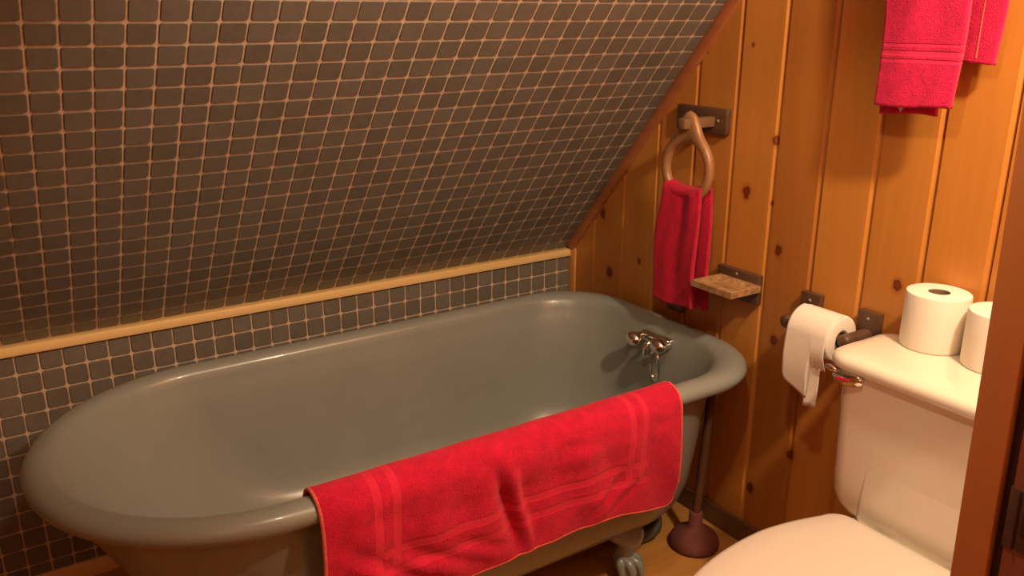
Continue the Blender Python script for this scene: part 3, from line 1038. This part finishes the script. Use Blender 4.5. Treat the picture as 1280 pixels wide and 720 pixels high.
# ------------------------------------------------------------------ plunger
pl = root('plunger', 'dark red-brown rubber plunger on the floor between tub and toilet', 'plunger', (-.125, -.752, 0))
g = Geo()
g.lathe([(.050, 0.0), (.060, .0), (.0655, .004), (.067, .012), (.0660, .020), (.0625, .029), (.055, .038), (.043, .046), (.029, .053), (.0185, .064), (.0185, .100), (.016, .104), (0, .104)], (-.125, -.752, 0), 'Z', 48)
g.lathe([(.050, 0.0), (.048, .02), (.035, .045), (0, .055)], (-.125, -.752, 0), 'Z', 48)
g.obj('cup', MAT['rubber'], pl, 50)
g = Geo(); g.tube([(-.125, -.752, .09), (-.100, -.742, .28), (-.079, -.733, .45), (-.0775, -.7325, .462), (-.0765, -.732, .468)], [.0115, .0115, .0115, .010, .004], 18)
g.obj('handle', MAT['handle'], pl, 50)

# ------------------------------------------------------------------ bath towel at the upper right, hung above the frame
bar = root('towel_bar', 'wooden towel bar above the frame, carrying the folded bath towel', 'towel bar', (0, -1.19, 1.62))
g = Geo(); g.box((-.018, -1.23, 1.585), (-.0005, -1.15, 1.655), .003); g.obj('back_plate', MAT['dwood'], bar, 35)
g = Geo(); g.box((-.125, -1.205, 1.607), (-.016, -1.175, 1.633), .004); g.obj('arm', MAT['dwood'], bar, 35)
g = Geo(); g.tube([(-.052, -1.36, 1.612), (-.052, -1.04, 1.612)], .011, 18); g.obj('rod', MAT['rwood'], bar, 50)
bt = root('bath_towel', 'folded crimson bath towel hanging high on the wall above the toilet', 'towel', (-.05, -1.19, 1.2))
def drape(name, x0, lo, hi, zt, zb, parent, seed, thick=.011, amp=.004, taper=.0, mat='bath_red'):
    r = random.Random(seed); ph = [r.uniform(0, 6) for _ in range(5)]
    nu, nv = 34, 70; grid = []; uv = []
    for i in range(nu):
        a = i / (nu - 1); row = []; ru = []
        for j in range(nv):
            f = j / (nv - 1)
            y = lo + (hi - lo) * a + taper * (f - 1) * (.5 - a) * 2
            z = zt + (zb - zt) * f
            x = x0 + amp * math.sin(a * 5 + ph[0] + f) + amp * .6 * math.sin(a * 11 + ph[1] - 2 * f) * (1 - .4 * f)
            y += .0025 * math.sin(f * 9 + ph[2])
            z += f * .003 * math.sin(a * 4 + ph[3])
            row.append(Vector((x, y, z))); ru.append((a, z - 1.0))
        grid.append(row); uv.append(ru)
    return cloth(name, grid, thick, MAT[mat], parent, uv)
drape('front_fold', -.078, -1.259, -1.103, 1.628, 1.206, bt, 1, .012, .003, .010)
drape('inner_fold', -.060, -1.222, -1.105, 1.620, 1.189, bt, 2, .009, .003)
drape('back_fold', -.033, -1.305, -1.130, 1.628, 1.290, bt, 5, .011, .003, .006, 'bath_plain')
g = Geo()
rings = [[(-.0775 + .012 * math.cos(t), y, 1.625 + .012 * math.sin(t)) for t in [2 * PI * k / 12 for k in range(12)]] for y in (-1.255, -1.107)]
gg = Geo()
prof_t = [(-.084, 1.622), (-.080, 1.640), (-.055, 1.648), (-.030, 1.640), (-.027, 1.622), (-.039, 1.620), (-.041, 1.632), (-.055, 1.636), (-.070, 1.632), (-.073, 1.620)]
gg.loft([[(x, y, z) for x, z in prof_t] for y in (-1.270, -1.110)])
gg.obj('top_fold', MAT['bath_red'], bt, 60)
g = Geo()
g.add([(-.0675, -1.140, 1.212), (-.0665, -1.140, 1.212), (-.0675, -1.162, 1.212), (-.0665, -1.162, 1.212), (-.0675, -1.151, 1.1915), (-.0665, -1.151, 1.1935)],
      [(0, 1, 3, 2), (0, 2, 4), (1, 5, 3), (0, 4, 5, 1), (2, 3, 5, 4)])
g.obj('care_tag', MAT['tag'], bt, 0, None, 'small white care tag')

g = Geo(); g.tube([(-.0395, -1.272, 1.615), (-.0400, -1.271, 1.45), (-.0405, -1.270, 1.300)], .0022, 8)
g.obj('seam', MAT['hem'], bt, 60, None, 'pale stitched seam')
